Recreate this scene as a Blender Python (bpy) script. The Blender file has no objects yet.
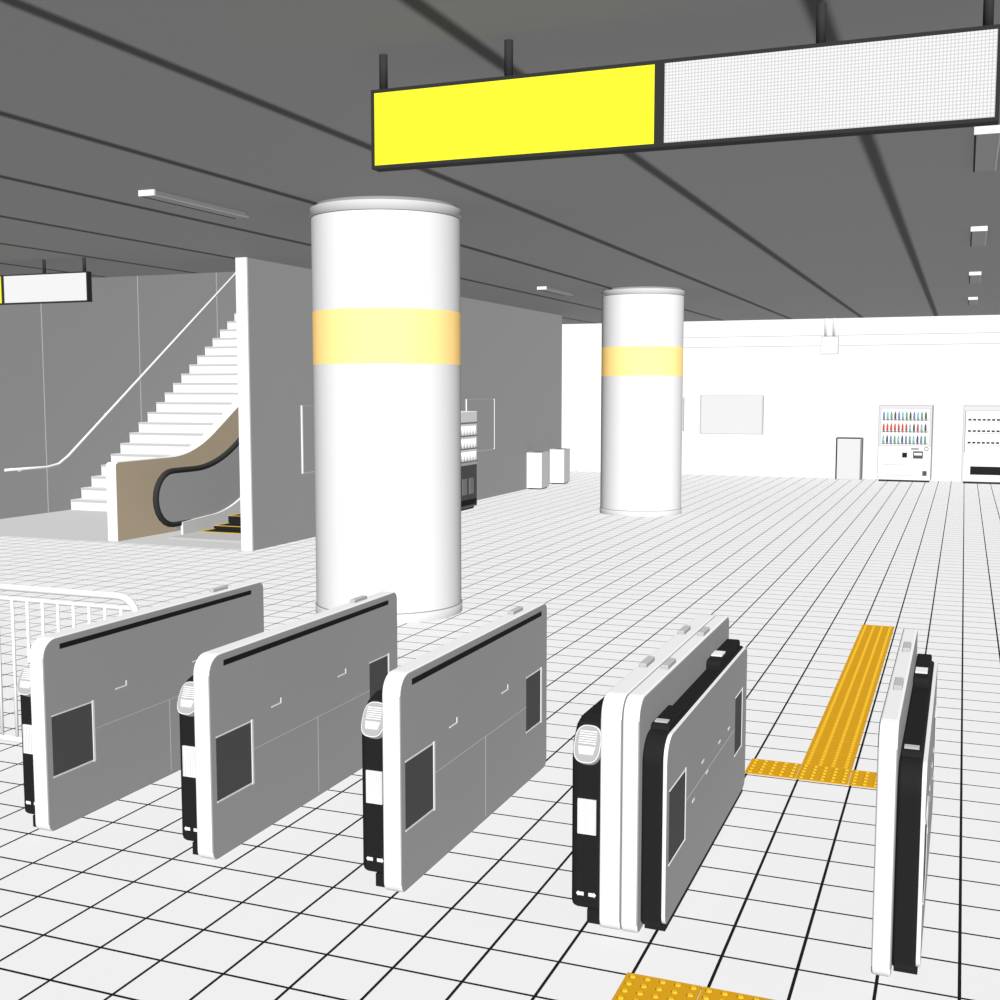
import bpy, bmesh, math, random
from mathutils import Vector, Matrix
random.seed(4)
S=bpy.context.scene
S.view_settings.view_transform='Standard'
S.view_settings.look='None'
K=0.20   # overall reflectance scale (lights are 1/K stronger)

# ---------------- materials ----------------
def mat(name,col,rough=0.8,metal=0.0,spec=0.025,noise=0.0,emit=None,es=0.0):
    m=bpy.data.materials.new(name); m.use_nodes=True
    nt=m.node_tree; b=nt.nodes['Principled BSDF']
    col=tuple(x*K for x in col)
    b.inputs['Base Color'].default_value=col+(1,)
    b.inputs['Roughness'].default_value=rough
    b.inputs['Metallic'].default_value=metal
    b.inputs['Specular IOR Level'].default_value=spec
    if noise>0:
        tc=nt.nodes.new('ShaderNodeTexCoord'); n=nt.nodes.new('ShaderNodeTexNoise')
        n.inputs['Scale'].default_value=3.0
        mr=nt.nodes.new('ShaderNodeMapRange'); mr.inputs[3].default_value=1-noise; mr.inputs[4].default_value=1+noise
        mx=nt.nodes.new('ShaderNodeVectorMath'); mx.operation='SCALE'
        mx.inputs[0].default_value=col
        nt.links.new(tc.outputs['Object'],n.inputs['Vector'])
        nt.links.new(n.outputs['Fac'],mr.inputs[0]); nt.links.new(mr.outputs[0],mx.inputs['Scale'])
        nt.links.new(mx.outputs[0],b.inputs['Base Color'])
    if emit:
        b.inputs['Emission Color'].default_value=tuple(emit)+(1,)
        b.inputs['Emission Strength'].default_value=es
    return m
def g(v): return (v,v,v)
WHITE=mat('white_paint',g(.92))
OFFW=mat('off_white',g(.74))
PILLAR=mat('pillar_white',g(.93))
PILLARBAND=mat('pillar_band_glow',(1.15,.86,.36),emit=(1.0,.50,.05),es=.22)  # band is no lamp; glow added to lift its edge colour
RING=mat('pillar_ring',g(.3))
WALLG=mat('wall_grey_panel',g(.42),noise=.01)
WALLW=mat('wall_white_paint',g(.92))
SEAM=mat('panel_seam',g(.55))
GSIDE=mat('gate_side_shaded',g(.41))  # sides of the white gate bodies, their shade put into this grey
GSHELL=mat('gate_white_shell',g(.92))
BLACK=mat('black_plastic',g(.016))
DARK=mat('dark_screen',g(.10))
DGREY=mat('dark_grey_metal',g(.035))
MGREY=mat('mid_grey',g(.25))
FIXT=mat('fixture_grey',g(.34))
LGREY=mat('light_grey',g(.55))
PAD=mat('reader_pad_grey',g(.42))
BEIGE=mat('beige_cladding',(.60,.49,.345))
ESCP=mat('escalator_panel',g(.42))
RUBBER=mat('handrail_rubber',g(.035))
YELLOW=mat('tactile_yellow',(.74,.38,.012))
YELB=mat('tactile_yellow_raised',(.92,.54,.03))
SIGNY=mat('sign_yellow',(1.0,1.0,.033))
SIGNW=mat('sign_white_plain',g(.76))
STEPY=mat('step_edge_yellow',(.75,.5,.05))
PLAIN=mat('plain_floor',g(.66),noise=.01)
RED=mat('can_red',(.7,.08,.04)); BLUE=mat('can_blue',(.15,.28,.6)); GREEN=mat('can_green',(.15,.4,.2)); TEAL=mat('can_teal',(.25,.55,.6))

def mixmat(name,fac_builder,ca,cb):
    m=bpy.data.materials.new(name); m.use_nodes=True
    nt=m.node_tree; b=nt.nodes['Principled BSDF']
    b.inputs['Roughness'].default_value=.8; b.inputs['Specular IOR Level'].default_value=.025
    ge=nt.nodes.new('ShaderNodeNewGeometry'); sp=nt.nodes.new('ShaderNodeSeparateXYZ')
    nt.links.new(ge.outputs['Position'],sp.inputs[0])
    out=fac_builder(nt,sp)
    mc=nt.nodes.new('ShaderNodeMix'); mc.data_type='RGBA'
    mc.inputs[6].default_value=(ca*K,ca*K,ca*K,1); mc.inputs[7].default_value=(cb*K,cb*K,cb*K,1)
    nt.links.new(out,mc.inputs[0]); nt.links.new(mc.outputs[2],b.inputs['Base Color'])
    return m
def gridfac(axes,W):
    def f(nt,sp):
        outs=[]
        for ax,off,P in axes:
            a=nt.nodes.new('ShaderNodeMath'); a.operation='SUBTRACT'; a.inputs[1].default_value=off
            nt.links.new(sp.outputs[ax],a.inputs[0])
            p=nt.nodes.new('ShaderNodeMath'); p.operation='PINGPONG'; p.inputs[1].default_value=P/2
            nt.links.new(a.outputs[0],p.inputs[0])
            l=nt.nodes.new('ShaderNodeMath'); l.operation='LESS_THAN'; l.inputs[1].default_value=W/2
            nt.links.new(p.outputs[0],l.inputs[0]); outs.append(l)
        mx=nt.nodes.new('ShaderNodeMath'); mx.operation='MAXIMUM'
        nt.links.new(outs[0].outputs[0],mx.inputs[0]); nt.links.new(outs[1].outputs[0],mx.inputs[1])
        return mx.outputs[0]
    return f
TPX,TPY=.2945,.284
TILE=mixmat('floor_tiles',gridfac(((0,-1.12,TPX),(1,4.22,TPY)),.013),.95,.012)
LEDGRID=mixmat('sign_led_grid',gridfac(((0,0,.016),(2,0,.016)),.004),.82,.56)
def ceilfac(nt,sp):
    a=nt.nodes.new('ShaderNodeMath'); a.operation='SUBTRACT'; a.inputs[1].default_value=-.72
    nt.links.new(sp.outputs[0],a.inputs[0])
    p=nt.nodes.new('ShaderNodeMath'); p.operation='PINGPONG'; p.inputs[1].default_value=1.745/2
    nt.links.new(a.outputs[0],p.inputs[0])
    mr=nt.nodes.new('ShaderNodeMapRange'); mr.interpolation_type='SMOOTHSTEP'
    mr.inputs[1].default_value=.02; mr.inputs[2].default_value=.085
    nt.links.new(p.outputs[0],mr.inputs[0]); return mr.outputs[0]
CEIL=mixmat('ceiling_panels',ceilfac,.07,.295)

# ---------------- mesh builder ----------------
class MB:
    def __init__(s): s.v=[];s.f=[];s.m=[];s.sm=[];s.mats=[]
    def mi(s,m):
        if m not in s.mats: s.mats.append(m)
        return s.mats.index(m)
    def add(s,vs,fs,m,smooth=False):
        o=len(s.v); s.v+=[tuple(v) for v in vs]
        ms=m if isinstance(m,list) else [m]*len(fs)
        for f,mm in zip(fs,ms):
            s.f.append([i+o for i in f]); s.m.append(s.mi(mm)); s.sm.append(smooth)
    def box(s,x0,x1,y0,y1,z0,z1,m):
        vs=[(x,y,z) for x in (x0,x1) for y in (y0,y1) for z in (z0,z1)]
        s.add(vs,[(0,1,3,2),(4,6,7,5),(0,4,5,1),(2,3,7,6),(0,2,6,4),(1,5,7,3)],m)
    def prismX(s,prof,x0,x1,mrim,mcap):
        n=len(prof)
        vs=[(x0,y,z) for y,z in prof]+[(x1,y,z) for y,z in prof]
        fs=[tuple(range(n))[::-1],tuple(range(n,2*n))]; ms=[mcap,mcap]
        for i in range(n):
            j=(i+1)%n; fs.append((i,j,n+j,n+i)); ms.append(mrim)
        s.add(vs,fs,ms)
    def cyl(s,p,q,r,m,n=16,r2=None,smooth=True):
        p=Vector(p);q=Vector(q);d=(q-p).normalized()
        a=d.orthogonal().normalized();b=d.cross(a)
        r2=r if r2 is None else r2
        vs=[p+(a*math.cos(t)+b*math.sin(t))*r for t in [2*math.pi*i/n for i in range(n)]]
        vs+=[q+(a*math.cos(t)+b*math.sin(t))*r2 for t in [2*math.pi*i/n for i in range(n)]]
        s.add(vs,[(i,(i+1)%n,n+(i+1)%n,n+i) for i in range(n)],m,smooth)
        s.add(vs,[tuple(range(n))[::-1],tuple(range(n,2*n))],m,False)
    def tube(s,pts,r,m,n=10):
        pts=[Vector(p) for p in pts]; vs=[]
        ref=None
        for i,p in enumerate(pts):
            d=((pts[min(i+1,len(pts)-1)]-pts[max(i-1,0)])).normalized()
            if ref is None: ref=d.orthogonal().normalized()
            a=(ref-d*ref.dot(d)).normalized(); ref=a; b=d.cross(a)
            vs+=[p+(a*math.cos(2*math.pi*k/n)+b*math.sin(2*math.pi*k/n))*r for k in range(n)]
        fs=[]
        for i in range(len(pts)-1):
            for k in range(n):
                k2=(k+1)%n; fs.append((i*n+k,i*n+k2,(i+1)*n+k2,(i+1)*n+k))
        s.add(vs,fs,m,True)
        L=(len(pts)-1)*n
        s.add(vs,[tuple(range(n))[::-1],tuple(range(L,L+n))],m)
    def obj(s,name,parent=None,loc=(0,0,0),bevel=0,rotz=0):
        me=bpy.data.meshes.new(name); me.from_pydata(s.v,[],s.f)
        for m in s.mats: me.materials.append(m)
        for p,mi,sm in zip(me.polygons,s.m,s.sm): p.material_index=mi; p.use_smooth=sm
        bm=bmesh.new(); bm.from_mesh(me)
        bmesh.ops.remove_doubles(bm,verts=bm.verts,dist=1e-5)
        bmesh.ops.recalc_face_normals(bm,faces=bm.faces); bm.to_mesh(me); bm.free()
        o=bpy.data.objects.new(name,me); S.collection.objects.link(o)
        o.location=loc; o.rotation_euler[2]=rotz
        if parent: o.parent=parent
        if bevel:
            b=o.modifiers.new('bevel','BEVEL'); b.width=bevel; b.segments=3; b.limit_method='ANGLE'; b.angle_limit=math.radians(40)
        return o
def empty(name,loc=(0,0,0),rotz=0):
    e=bpy.data.objects.new(name,None); S.collection.objects.link(e); e.location=loc; e.rotation_euler[2]=rotz
    e.empty_display_size=.2; return e
def rrect(y0,y1,z0,z1,rs,n=7):
    out=[]
    for (cy,cz,a0,r) in ((y0,z0,180,rs[0]),(y1,z0,270,rs[1]),(y1,z1,0,rs[2]),(y0,z1,90,rs[3])):
        oy=cy+(r if cy==y0 else -r); oz=cz+(r if cz==z0 else -r)
        for i in range(n):
            a=math.radians(a0+90*i/(n-1)); out.append((oy+r*math.cos(a),oz+r*math.sin(a)))
    return out

H=4.06; PX=-9.22; PY=13.92; BY=31.1; PE=27.5
# ---------------- room ----------------
b=MB(); b.box(-15.6,12,-3,BY,-.1,0,TILE); b.obj('floor')
b=MB(); b.box(-15.6,PX-.17,PY,PE,0.0,.004,PLAIN); b.obj('floor_stair_landing')
b=MB(); b.box(-15.8,12,-3,15.5,H,H+.25,CEIL); b.box(PX,12,15.5,PE,H,H+.25,CEIL); b.box(-15.8,12,PE,BY+.2,H,H+.25,CEIL); b.obj('ceiling')
b=MB(); b.box(-15.8,-15.6,-3,BY,0,9,WALLG); b.obj('wall_left')
b=MB()
for y in (14.2,16.9,19.6,22.3,25.0): b.box(-15.605,-15.592,y,y+.02,0.01,8,SEAM)
b.obj('trim_1')
b=MB(); b.box(PX-.17,PX,PY,PE,0,H,WALLG); b.box(PX-.17,PX,15.5,PE,H,9,WALLG); b.box(PX-.175,PX+.004,PY-.03,PY,0,H,WHITE); b.obj('wall_partition')  # white cap paints the brightly lit end face of the wall
b=MB(); b.box(-15.6,12,BY,BY+.2,0,H,WALLW); b.obj('wall_back')
b=MB(); b.box(-15.6,PX-.17,PE-.2,PE,0,9,WALLG); b.obj('wall_stairwell')
b=MB(); b.box(-15.8,PX,15.5,PE,9,9.1,WALLG); b.obj('ceiling_stairwell')
b=MB(); b.box(12,12.2,-3,BY,0,H,WALLW); b.obj('wall_right')

# pillars
for (x,y) in ((-5.43,10.66),(-5.50,21.0)):
    e=empty('round_pillar',(x,y,0)); R=.74
    b=MB()
    def lathe(r0,r1,z0,z1,m,n=96):
        vs=[(r0*math.cos(2*math.pi*i/n),r0*math.sin(2*math.pi*i/n),z0) for i in range(n)]+[(r1*math.cos(2*math.pi*i/n),r1*math.sin(2*math.pi*i/n),z1) for i in range(n)]
        b.add(vs,[(i,(i+1)%n,n+(i+1)%n,n+i) for i in range(n)],m,True)
    lathe(R,R,.1,2.5,PILLAR); b.obj('lower_shaft',e)
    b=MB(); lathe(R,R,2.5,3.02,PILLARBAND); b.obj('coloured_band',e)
    b=MB(); lathe(R,R,3.02,H-.12,PILLAR); b.obj('upper_shaft',e)
    b=MB(); lathe(R+.01,R+.01,0,.09,OFFW); lathe(R+.01,R,.09,.1,RING); b.obj('base_ring',e)
    b=MB(); lathe(R+.012,R+.012,H-.125,H-.035,OFFW); lathe(R,R+.012,H-.13,H-.125,RING); lathe(R-.03,R-.03,H-.035,H,CEIL); lathe(R+.012,R-.03,H-.036,H-.035,OFFW); b.obj('top_ring',e)

# ---------------- ticket gates ----------------
def screen(b,x,y0,y1,z0,z1,p=.006):
    b.box(x-.01,x+.001,y0,y1,z0,z1,DARK)
    b.box(x-.01,x+p,y1,y1+.014,z0-.01,z1+.01,GSHELL)
    b.box(x-.01,x+.003,y0,y1,z0-.008,z0,GSHELL)
    b.box(x-.01,x+.003,y0,y1,z1,z1+.006,GSHELL)
GY=4.53
def gate(X,left=True,right=False,L=1.95):
    e=empty('ticket_gate',(X,GY,0))
    if left:
        b=MB(); b.prismX(rrect(0,L,.004,1.0,(.045,.05,.05,.09)),-.09,0,GSHELL,GSIDE); b.obj('left_body_shell',e,bevel=.008)
        if not right:
            b=MB(); screen(b,0,.045,.34,.29,.60); screen(b,0,1.60,1.84,.31,.62)
            b.box(-.01,.003,.12,1.85,.935,.962,BLACK)
            b.box(-.01,.0015,.36,1.6,.452,.456,SEAM); b.box(-.01,.0015,.99,.994,.03,.452,SEAM)
            for y in (.53,1.22):
                b.box(-.01,.004,y,y+.09,.625,.631,GSHELL); b.box(-.01,.004,y+.085,y+.092,.625,.655,GSHELL)
            b.obj('side_panel_details',e)
        b=MB()
        for y in ((1.50,) if not right else (.55,1.32)): b.box(-.075,-.04,y,y+.16,.995,1.02,LGREY)
        b.obj('top_sensors',e,bevel=.004)
        b=MB(); b.prismX([(0.07,.05),(.07,.70),(.085,.78),(.14,.845),(.21,.865),(.85,.865),(.9,.82),(.9,.05)],-.24,-.088,BLACK,BLACK); b.obj('reader_housing',e,bevel=.03)
        b=MB(); b.box(-.16,-.10,.06,.88,0,.06,BLACK); b.obj('reader_plinth',e)
        b=MB()
        d=Vector((0,.075,.155)).normalized(); nrm=Vector((0,-d.z,d.y)); cx=Vector((-.165,.078,.768))
        n=32
        def disc(cx,rx,rz,h0,h1,m):
            top=[];bot=[]
            for i in range(n):
                a=2*math.pi*i/n; sx=math.copysign(abs(math.cos(a))**.7,math.cos(a)); sz=math.copysign(abs(math.sin(a))**.7,math.sin(a))
                p=cx+Vector((1,0,0))*sx*rx+d*sz*rz
                top.append(p+nrm*h1);bot.append(p+nrm*h0)
            b.add(top+bot,[tuple(range(n)),tuple(range(n,2*n))[::-1]]+[(i,(i+1)%n,n+(i+1)%n,n+i) for i in range(n)],m)
        disc(cx,.058,.080,-.03,.014,OFFW); disc(cx,.053,.075,.014,.018,PAD)
        for k in range(6):
            q=cx+d*(.0+.010*k)+nrm*.0195; w_=.038
            b.add([q+Vector((-w_,0,0)),q+Vector((w_,0,0)),q+Vector((w_,0,0))+d*.004,q+Vector((-w_,0,0))+d*.004],[(0,1,2,3)],GSHELL)
        q=cx-d*.045+nrm*.0195
        b.add([q+Vector((-.03,0,0)),q+Vector((.03,0,0)),q+Vector((.038,0,0))+d*.035,q+Vector((-.038,0,0))+d*.035],[(0,1,2,3)],OFFW)
        b.obj('card_reader_pad',e)
        b=MB(); b.box(-.205,-.125,.06,.08,.385,.535,WHITE)
        for i in range(8): b.box(-.201+.010*i,-.199+.010*i,.058,.07,.39,.53,OFFW)
        b.obj('reader_label',e)
        b=MB()
        for s,xx in ((-1,-.19),(1,-.145)):
            b.add([(xx-.012,.068,.128),(xx+.012,.068,.128),(xx+.012,.068,.112),(xx-.012,.068,.112)],[(0,1,2,3)],GSHELL)
            b.add([(xx+s*.012,.068,.132),(xx+s*.022,.068,.12),(xx+s*.012,.068,.108)],[(0,1,2)],GSHELL)
        b.obj('arrow_marks',e)
    if right:
        b=MB(); b.prismX(rrect(0,L,.004,1.0,(.045,.05,.05,.09)),0.002,.074,GSHELL,GSIDE); b.obj('right_body_shell',e,bevel=.010)
        b=MB(); b.box(.08,.168,.10,L-.02,0,.06,BLACK); b.obj('right_plinth',e)
        b=MB()
        for y in (.55,1.32): b.box(.025,.06,y,y+.16,.995,1.02,LGREY)
        b.obj('right_top_sensors',e,bevel=.004)
        b=MB(); b.prismX(rrect(.04,L-.0,.03,.84,(.04,.05,.06,.12),9),.075,.162,BLACK,BLACK); b.obj('flap_housing',e,bevel=.012)
        b=MB(); b.prismX(rrect(.055,L-.01,.04,.832,(.04,.05,.05,.10),9),.161,.178,GSHELL,GSIDE)
        screen(b,.178,.10,.40,.29,.60,.003); screen(b,.178,1.60,1.80,.31,.62,.003)
        for (y,z) in ((.55,.40),(.75,.52),(1.15,.50),(.85,.44),(1.4,.5)): b.box(.17,.180,y,y+.05,z,z+.012,GSHELL)
        b.box(.17,.1792,.42,1.6,.452,.456,SEAM)
        b.obj('outer_side_panel',e,bevel=.004)
        b=MB()
        b.prismX(rrect(.16,.50,.82,.862,(.01,.01,.03,.03)),.078,.158,BLACK,BLACK)
        b.prismX(rrect(1.3,1.88,.82,.885,(.01,.01,.03,.03)),.078,.150,BLACK,BLACK)
        b.obj('top_module',e,bevel=.008)
        b=MB(); b.box(.09,.145,.19,.23,.86,.868,LGREY); b.box(.085,.14,1.40,1.50,.883,.893,WHITE); b.obj('module_caps',e)
    return e
gate(-4.25,L=2.0); gate(-3.26,L=1.98); gate(-2.26,L=1.96)
gate(-1.255,True,True,L=1.96)
gate(-.262,False,True,L=1.96)

# ---------------- fence ----------------
e=empty('metal_railing',(-4.54,5.62,0))
b=MB(); pts=[(-4.5,0,1.02)]
for i in range(9):
    a=math.radians(90-90*i/8); pts.append((-.14+.14*math.cos(a),0,.88+.14*math.sin(a)))
pts.append((0,0,0)); b.tube(pts,.022,WHITE,12)
b.tube([(-4.5,0,.05),(0,0,.05)],.018,WHITE); b.tube([(-4.5,0,.95),(-.03,0,.95)],.012,WHITE)
b.obj('frame',e)
b=MB()
for i in range(36): b.cyl((-.12-.12*i,0,.05),(-.12-.12*i,0,.95),.010,WHITE,8)
for x in (-1.6,-3.2,-4.5): b.cyl((x,0,0),(x,0,1.02),.02,WHITE,12)
b.obj('bars',e)

# ---------------- tactile paving ----------------
def tactile(name,cells,kind,x0,y1):
    b=MB(); P=TPX; Q=TPY
    for (i,j) in cells:
        xa=x0+i*P; yb=y1-j*Q; ya=yb-Q
        b.box(xa+.002,xa+P-.002,ya+.002,yb-.002,0,.006,YELLOW)
        for u in range(5):
            for v in range(5):
                cx=xa+P*(u+.5)/5; cy=ya+Q*(v+.5)/5
                if kind(i,j)=='dot': b.cyl((cx,cy,.006),(cx,cy,.011),.015,YELB,10,r2=.009)
                elif u<4:
                    cx=xa+P*(u+.5)/4; b.box(cx-.010,cx+.010,cy-.018,cy+.018,.006,.0105,YELB)
    return b.obj(name)
tactile('tactile_paving',[(0,0),(1,0),(2,0)]+[(1,-k) for k in range(1,17)],lambda i,j:'dot' if j==0 else 'bar',-1.135,7.08)
tactile('tactile_paving',[(0,0),(1,0),(2,0),(1,1),(1,2),(1,3)],lambda i,j:'dot' if j==0 else 'bar',-1.14,4.23)

# ---------------- signs ----------------
def sign(x0,x1,split,y,z0,z1,rods,whitemat):
    e=empty('hanging_sign',(x0,y,0))
    w=x1-x0; t=.09
    b=MB(); b.box(0,w,.012,t,z0,z1,DGREY)
    f=.018
    b.box(0,w,0,.012,z0,z0+f,DGREY); b.box(0,w,0,.012,z1-f,z1,DGREY)
    b.box(0,f,0,.012,z0+f,z1-f,DGREY); b.box(w-f,w,0,.012,z0+f,z1-f,DGREY)
    sx=split-x0
    b.box(sx-.025,sx+.025,0,.012,z0+f,z1-f,DGREY)
    b.obj('frame',e)
    b=MB(); b.box(f,sx-.025,.005,.012,z0+f,z1-f,SIGNY); b.obj('yellow_panel',e)
    b=MB(); b.box(sx+.025,w-f,.005,.012,z0+f,z1-f,whitemat); b.obj('white_panel',e)
    b=MB()
    for r in rods: b.cyl((r-x0,t/2,z1-.01),(r-x0,t/2,H),.023,DGREY,14)
    b.obj('hanger_rods',e)
sign(-3.055,.10,-1.455,5.83,3.45,3.87,(-3.0,-2.27,-.69,.04),LEDGRID)
sign(-14.37,-11.24,-12.74,13.07,3.46,3.87,(-14.2,-13.5,-12.02,-11.32),SIGNW)

# ---------------- ceiling light fixtures ----------------
for X in (.085,-6.98):
    for Y in (8.95,14.3,19.7,25.0):
        e=empty('ceiling_light',(X,Y,0))
        b=MB(); b.box(-.06,.06,0.02,1.48,4.03,H,FIXT); b.box(-.085,.085,0,1.5,4.012,4.03,FIXT); b.box(-.086,-.072,.0,1.5,4.008,4.014,BLACK); b.box(.076,.086,.0,1.5,4.008,4.014,LGREY); b.obj('housing',e)
        b=MB(); b.box(-.087,.087,-.02,0,4.008,H,WHITE); b.obj('end_cap',e)

# ---------------- stairs ----------------
e=empty('staircase',(-15.6,17.48,0))
b=MB(); c=MB(); N=30; ri,ru=.2,.288
for i in range(N):
    b.box(0.02,3.80,i*ru,N*ru,i*ri if i else .004,(i+1)*ri,WHITE)
    c.box(0.02,3.80,i*ru-.012,i*ru+.02,(i+1)*ri-.045,(i+1)*ri-.001,LGREY)
b.obj('steps',e); c.obj('nosings',e)
e=empty('stair_handrail',(-15.5,0,0))
b=MB(); pts=[(0,15.8,.86),(0,16.8,.85),(0,17.1,.89),(0,17.35,1.02),(0,25,6.33)]
b.tube(pts,.025,WHITE)
for y,z in ((16.2,.86),(18.5,1.83),(20.2,3.0),(21.9,4.18)): b.cyl((-.1,y,z-.05),(0,y,z-.02),.012,WHITE,8)
b.obj('rail',e)

# ---------------- escalator ----------------
e=empty('escalator',(-11.83,14.03,0))
sl=math.tan(math.radians(31))
def slope(y0,z0,y1,n=10,curve=1.2):
    out=[]
    for i in range(n+1):
        t=i/n; yy=y0+curve*t; out.append((yy,z0+sl*curve*t*t/2))
    out.append((y1,z0+sl*curve/2+sl*(y1-y0-curve))); return out
b=MB()
top=[(0,1.15),(.05,1.18)]+slope(1.3,1.19,10.5)
prof=[(0,.004)]+top+[(10.5,top[-1][1]-2.2),(4.5,.004)]
b.prismX(prof,0,.18,WHITE,BEIGE); b.obj('outer_cladding',e)
def balustrade(x,nm):
    up=slope(1.3,1.02,10.2)
    arc=[(.75-.41*math.sin(math.radians(a)),.61-.41*math.cos(math.radians(a))) for a in range(0,181,15)]
    path=[(1.5,.20)]+arc+up
    b=MB(); b.tube([(x,y,z) for y,z in path],.045,RUBBER,12); b.obj(nm+'_handrail',e)
    lo=slope(1.7,.12,10.2)
    prof=[(p[0],p[1]) for p in arc]+up+lo[::-1]+[(.8,.12)]
    b=MB(); b.prismX(prof,x-.02,x+.02,ESCP,ESCP); b.obj(nm+'_panel',e)
    sk=slope(1.6,.26,10.2); sk2=slope(1.6,.02,10.2)
    b=MB(); b.prismX([(.9,.22)]+sk+sk2[::-1]+[(.9,.006)],x+(.02 if x<1 else -.06),x+(.06 if x<1 else -.02),WHITE,OFFW); b.obj(nm+'_skirt',e)
balustrade(.62,'left'); balustrade(2.25,'right')
b=MB(); b.box(.68,2.19,.55,1.3,.004,.03,LGREY); b.box(.68,2.19,1.26,1.30,.03,.034,STEPY); b.obj('landing_plate',e)
b=MB(); c=MB(); y=1.3; z=.03
for i in range(22):
    dz=0 if i<1 else (.05 if i<2 else (.12 if i<3 else .23))
    z+=dz
    b.box(.68,2.19,y,y+.4,z-.25 if z>.3 else .005,z,BLACK)
    c.box(.68,2.19,y-.002,y+.04,z-.002,z+.004,STEPY)
    for xx in (.68,2.16): c.box(xx,xx+.03,y,y+.4,z-.002,z+.003,STEPY)
    y+=.4
b.obj('steps',e); c.obj('step_edges',e)

# ---------------- vending machines ----------------
MY=30.4
def vending(x,y,rotz,w=1.26,hh=1.88,d=.68,rows=3):
    e=empty('vending_machine',(x,y,0),rotz)
    b=MB(); b.box(0,w,0,d,.05,hh,OFFW); b.obj('cabinet',e,bevel=.01)
    b=MB(); b.box(.04,w-.04,.05,d-.05,0,.06,DGREY); b.obj('feet',e)
    b=MB(); b.box(.06,w-.06,-.012,0,.9,hh-.08,WHITE)
    for s in (0,1): b.box(.05+s*(w-.115),.065+s*(w-.115),-.02,0,.9,hh-.07,LGREY)
    b.box(0,.02,-.01,0,.05,hh,LGREY); b.box(w-.02,w,-.01,0,.05,hh,MGREY); b.box(0,w,-.01,0,hh-.02,hh,LGREY)
    b.box(.05,w-.05,-.02,0,hh-.085,hh-.07,LGREY); b.box(.02,w-.02,-.012,0,.05,.9,WHITE); b.box(.02,w-.02,-.014,0,.88,.9,LGREY)
    for k in range(rows): b.box(.08,w-.08,-.04,0,.93+k*.29,.96+k*.29,LGREY)
    for k in range(rows):
        for i in range(12): b.box(.11+i*.088,.16+i*.088,-.043,-.035,.925+k*.29,.955+k*.29,DARK)
    b.obj('display_window',e)
    b=MB()
    for k in range(rows):
        for i in range(12):
            cx=.13+i*.088; z0=.965+k*.29
            if k==1: m=RED if i<6 else [RED,TEAL,DARK][i%3]
            else: m=[[TEAL,GREEN,BLUE,DARK],0,[GREEN,TEAL,BLUE,DARK]][k][(i*7+k)%4]
            b.cyl((cx,-.03,z0),(cx,-.03,z0+.11),.024,m,10); b.cyl((cx,-.03,z0+.11),(cx,-.03,z0+.18),.022,m,10,r2=.009)
    b.obj('bottles',e)
    b=MB(); b.box(w*.66,w*.84,-.02,0,.58,.76,DARK); b.box(w*.68,w*.82,-.024,-.01,.66,.72,WHITE)
    b.box(w*.46,w*.55,-.02,0,.60,.72,BLACK); b.cyl((w*.9,0,.82),(w*.9,-.02,.82),.05,DARK,16); b.cyl((w*.9,-.02,.82),(w*.9,-.025,.82),.035,WHITE,16)
    b.box(w*.62,w*.76,-.02,0,.80,.83,DARK)
    b.box(w*.84,w*.92,-.015,0,.16,.28,DARK)
    b.obj('payment_panel',e)
    b=MB(); b.box(.12,w*.7,-.016,0,.16,.42,WHITE); b.box(.12,w*.7,-.02,-.01,.41,.425,LGREY); b.box(.12,w*.7,-.02,-.01,.15,.165,LGREY); b.obj('pickup_flap',e)
vending(-1.96,MY,0)
e=empty('vending_machine',(-.02,MY,0))
b=MB(); b.box(0,1.5,0,.68,.05,1.88,OFFW); b.obj('cabinet',e,bevel=.01)
b=MB(); b.box(.05,1.45,.05,.65,0,.06,DGREY); b.obj('feet',e)
b=MB(); b.box(.06,1.44,-.012,0,.06,1.75,WHITE); b.box(.05,.065,-.02,0,.75,1.76,MGREY); b.box(.05,1.44,-.02,0,1.75,1.765,LGREY); b.box(0,.02,-.01,0,.05,1.88,LGREY); b.box(0,1.5,-.01,0,1.86,1.88,LGREY); b.obj('display_window',e)
b=MB()
for z in (1.55,1.28,1.0):
    b.box(.1,1.4,-.02,0,z-.07,z-.055,LGREY)
    for i in range(12): b.box(.12+i*.105,.19+i*.105,-.025,0,z-.03,z+.01,BLACK)
b.obj('button_rows',e)
b=MB(); b.box(.2,1.3,-.02,0,.22,.42,BLACK); b.obj('pickup_flap',e)
e=empty('vending_machine',(-8.62,19.6,0),math.radians(90))
b=MB(); b.box(0,1.05,0,.58,.05,1.85,WHITE); b.obj('cabinet',e,bevel=.01)
b=MB(); b.box(.05,1.0,.05,.55,0,.06,DGREY); b.obj('feet',e)
b=MB(); b.box(.05,1.0,-.015,0,.06,.85,DARK); b.box(.05,1.0,-.02,0,.85,.9,LGREY)
for k in range(4): b.box(.05,1.0,-.03,0,.9+.24*k,.93+.24*k,MGREY)
for k in range(3): b.box(.05,1.0,-.01,0,.93+.24*k,1.14+.24*k,WHITE)
for k in range(3):
    for j in range(6): b.cyl((.15+.14*j,-.03,.93+.24*k),(.15+.14*j,-.03,1.1+.24*k),.03,WHITE,8)
for s in (.3,.62): b.box(s,s+.2,-.025,0,.3,.6,MGREY)
b.box(.1,.95,-.03,-.01,.1,.2,BLACK)
b.obj('front_panel',e)

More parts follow.
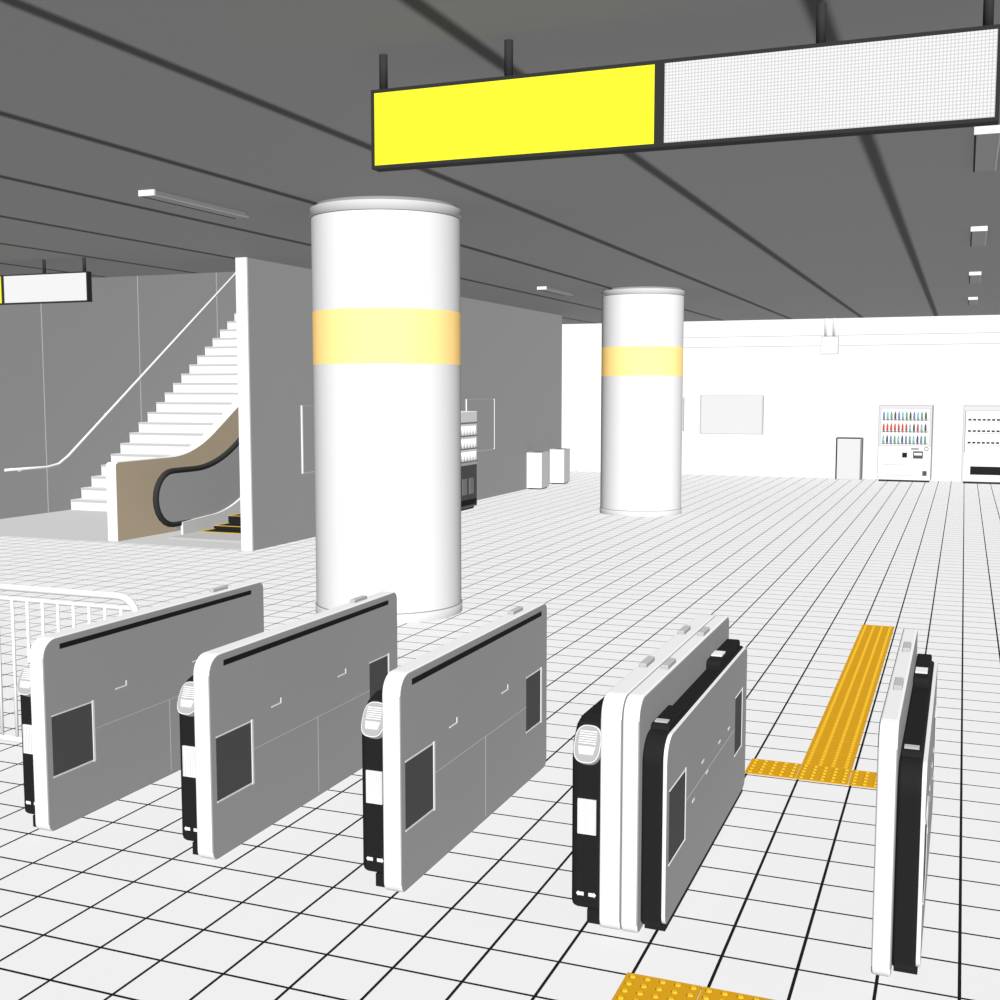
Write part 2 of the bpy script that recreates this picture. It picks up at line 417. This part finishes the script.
for (x,y,w,d,hh) in ((PX+.005,25.0,.36,.5,.84),(PX+.005,26.6,.36,.45,.84)):
    e=empty('trash_bin',(x,y,0))
    b=MB(); b.box(0,w,0,d,.03,hh,WHITE); b.box(w,w+.003,0.005,d-.005,.03,hh-.005,OFFW); b.obj('body',e)  # off-white sheet paints the shaded side of the white bin
    b=MB(); b.box(.03,w-.03,.03,d-.03,0,.04,DGREY); b.obj('base',e)
    b=MB(); b.box(0,w+.006,-.003,d+.003,hh-.012,hh,LGREY); b.box(.05,w-.05,.08,d-.08,hh,hh+.003,DARK); b.obj('lid',e)
e=empty('storage_cabinet',(-2.95,30.65,0))
b=MB(); b.box(0,.56,0,.4,.0,1.03,OFFW); b.obj('body',e,bevel=.006)
b=MB(); b.box(-.03,.0,-.02,.4,0,1.05,BLACK); b.box(0,.56,-.02,.4,1.03,1.05,BLACK); b.box(.56,.6,-.02,.4,0,1.05,MGREY); b.obj('edge_trim',e)

def frameX(y0,y1,z0,z1):
    e=empty('wall_poster_frame',(PX,y0,0)); w=y1-y0
    b=MB(); b.box(0,.02,.03,w-.03,z0+.03,z1-.03,WALLG); b.obj('panel',e)
    b=MB(); b.box(0,.025,0,.01,z0,z1,WHITE); b.box(0,.025,w-.01,w,z0,z1,WHITE); b.box(0,.03,.01,w-.01,z0,z0+.012,LGREY); b.box(0,.03,.01,w-.01,z1-.012,z1,LGREY); b.obj('frame',e)
frameX(15.25,16.9,1.0,2.02); frameX(21.5,23.0,1.0,2.07)
e=empty('wall_notice_board',(-7.0,BY-.075,0))
b=MB(); b.box(.5,2.10,0,.07,1.12,2.08,OFFW); b.box(.47,.5,-.02,.07,1.09,2.11,LGREY); b.box(2.10,2.13,-.02,.07,1.09,2.11,LGREY)
b.box(.5,2.10,-.02,.07,1.09,1.11,LGREY); b.box(.5,2.10,-.02,.07,2.09,2.11,LGREY); b.box(0,.03,0,.07,1.15,2.05,LGREY); b.obj('board',e)
b=MB(); y0=BY-.1
b.box(-9.0,11.9,y0,BY-.002,3.37,3.64,WHITE); b.box(-9,11.9,y0-.01,y0,3.36,3.38,LGREY); b.box(-9,11.9,y0-.01,y0,3.62,3.64,LGREY); b.obj('cable_tray')  # cable tray running along the back wall
e=empty('junction_box',(-3.44,BY-.25,0))
b=MB(); b.box(0,.43,0,.14,3.15,3.6,WHITE)
for q in ((0,.015,3.15,3.6),(.415,.43,3.15,3.6),(0,.43,3.15,3.17),(0,.43,3.58,3.6)): b.box(q[0],q[1],-.01,0,q[2],q[3],LGREY)
b.cyl((.11,.07,3.6),(.11,.07,H-.005),.035,OFFW); b.cyl((.31,.07,3.6),(.31,.07,H-.005),.035,OFFW); b.obj('box_and_pipes',e)

# ---------------- lights ----------------
def sun(name,travel,ang=5):
    t=Vector(travel)
    l=bpy.data.lights.new(name,'SUN'); l.energy=t.length*math.pi/K; l.angle=math.radians(ang); l.use_shadow=False
    o=bpy.data.objects.new(name,l); S.collection.objects.link(o)
    o.rotation_euler=t.to_track_quat('-Z','Y').to_euler(); o.location=(0,-2,8)
sun('sun_main',(-.50,1.14,-.88))
sun('fill_up',(0,0,.35))  # shadowless fill from below, added to brighten the ceiling
w=bpy.data.worlds.new('world'); S.world=w; w.use_nodes=True
w.node_tree.nodes['Background'].inputs[0].default_value=(1,1,1,1)
w.node_tree.nodes['Background'].inputs[1].default_value=.35

# ---------------- camera ----------------
F=1173.0; th=math.atan(110/F); yaw=math.atan(465/F*math.cos(th))
cam=bpy.data.cameras.new('camera'); cam.sensor_width=36; cam.lens=F/1000*36; cam.clip_end=200
co=bpy.data.objects.new('camera',cam); S.collection.objects.link(co)
co.location=(0,0,2.25); co.rotation_euler=(math.pi/2-th,0,yaw)
S.camera=co
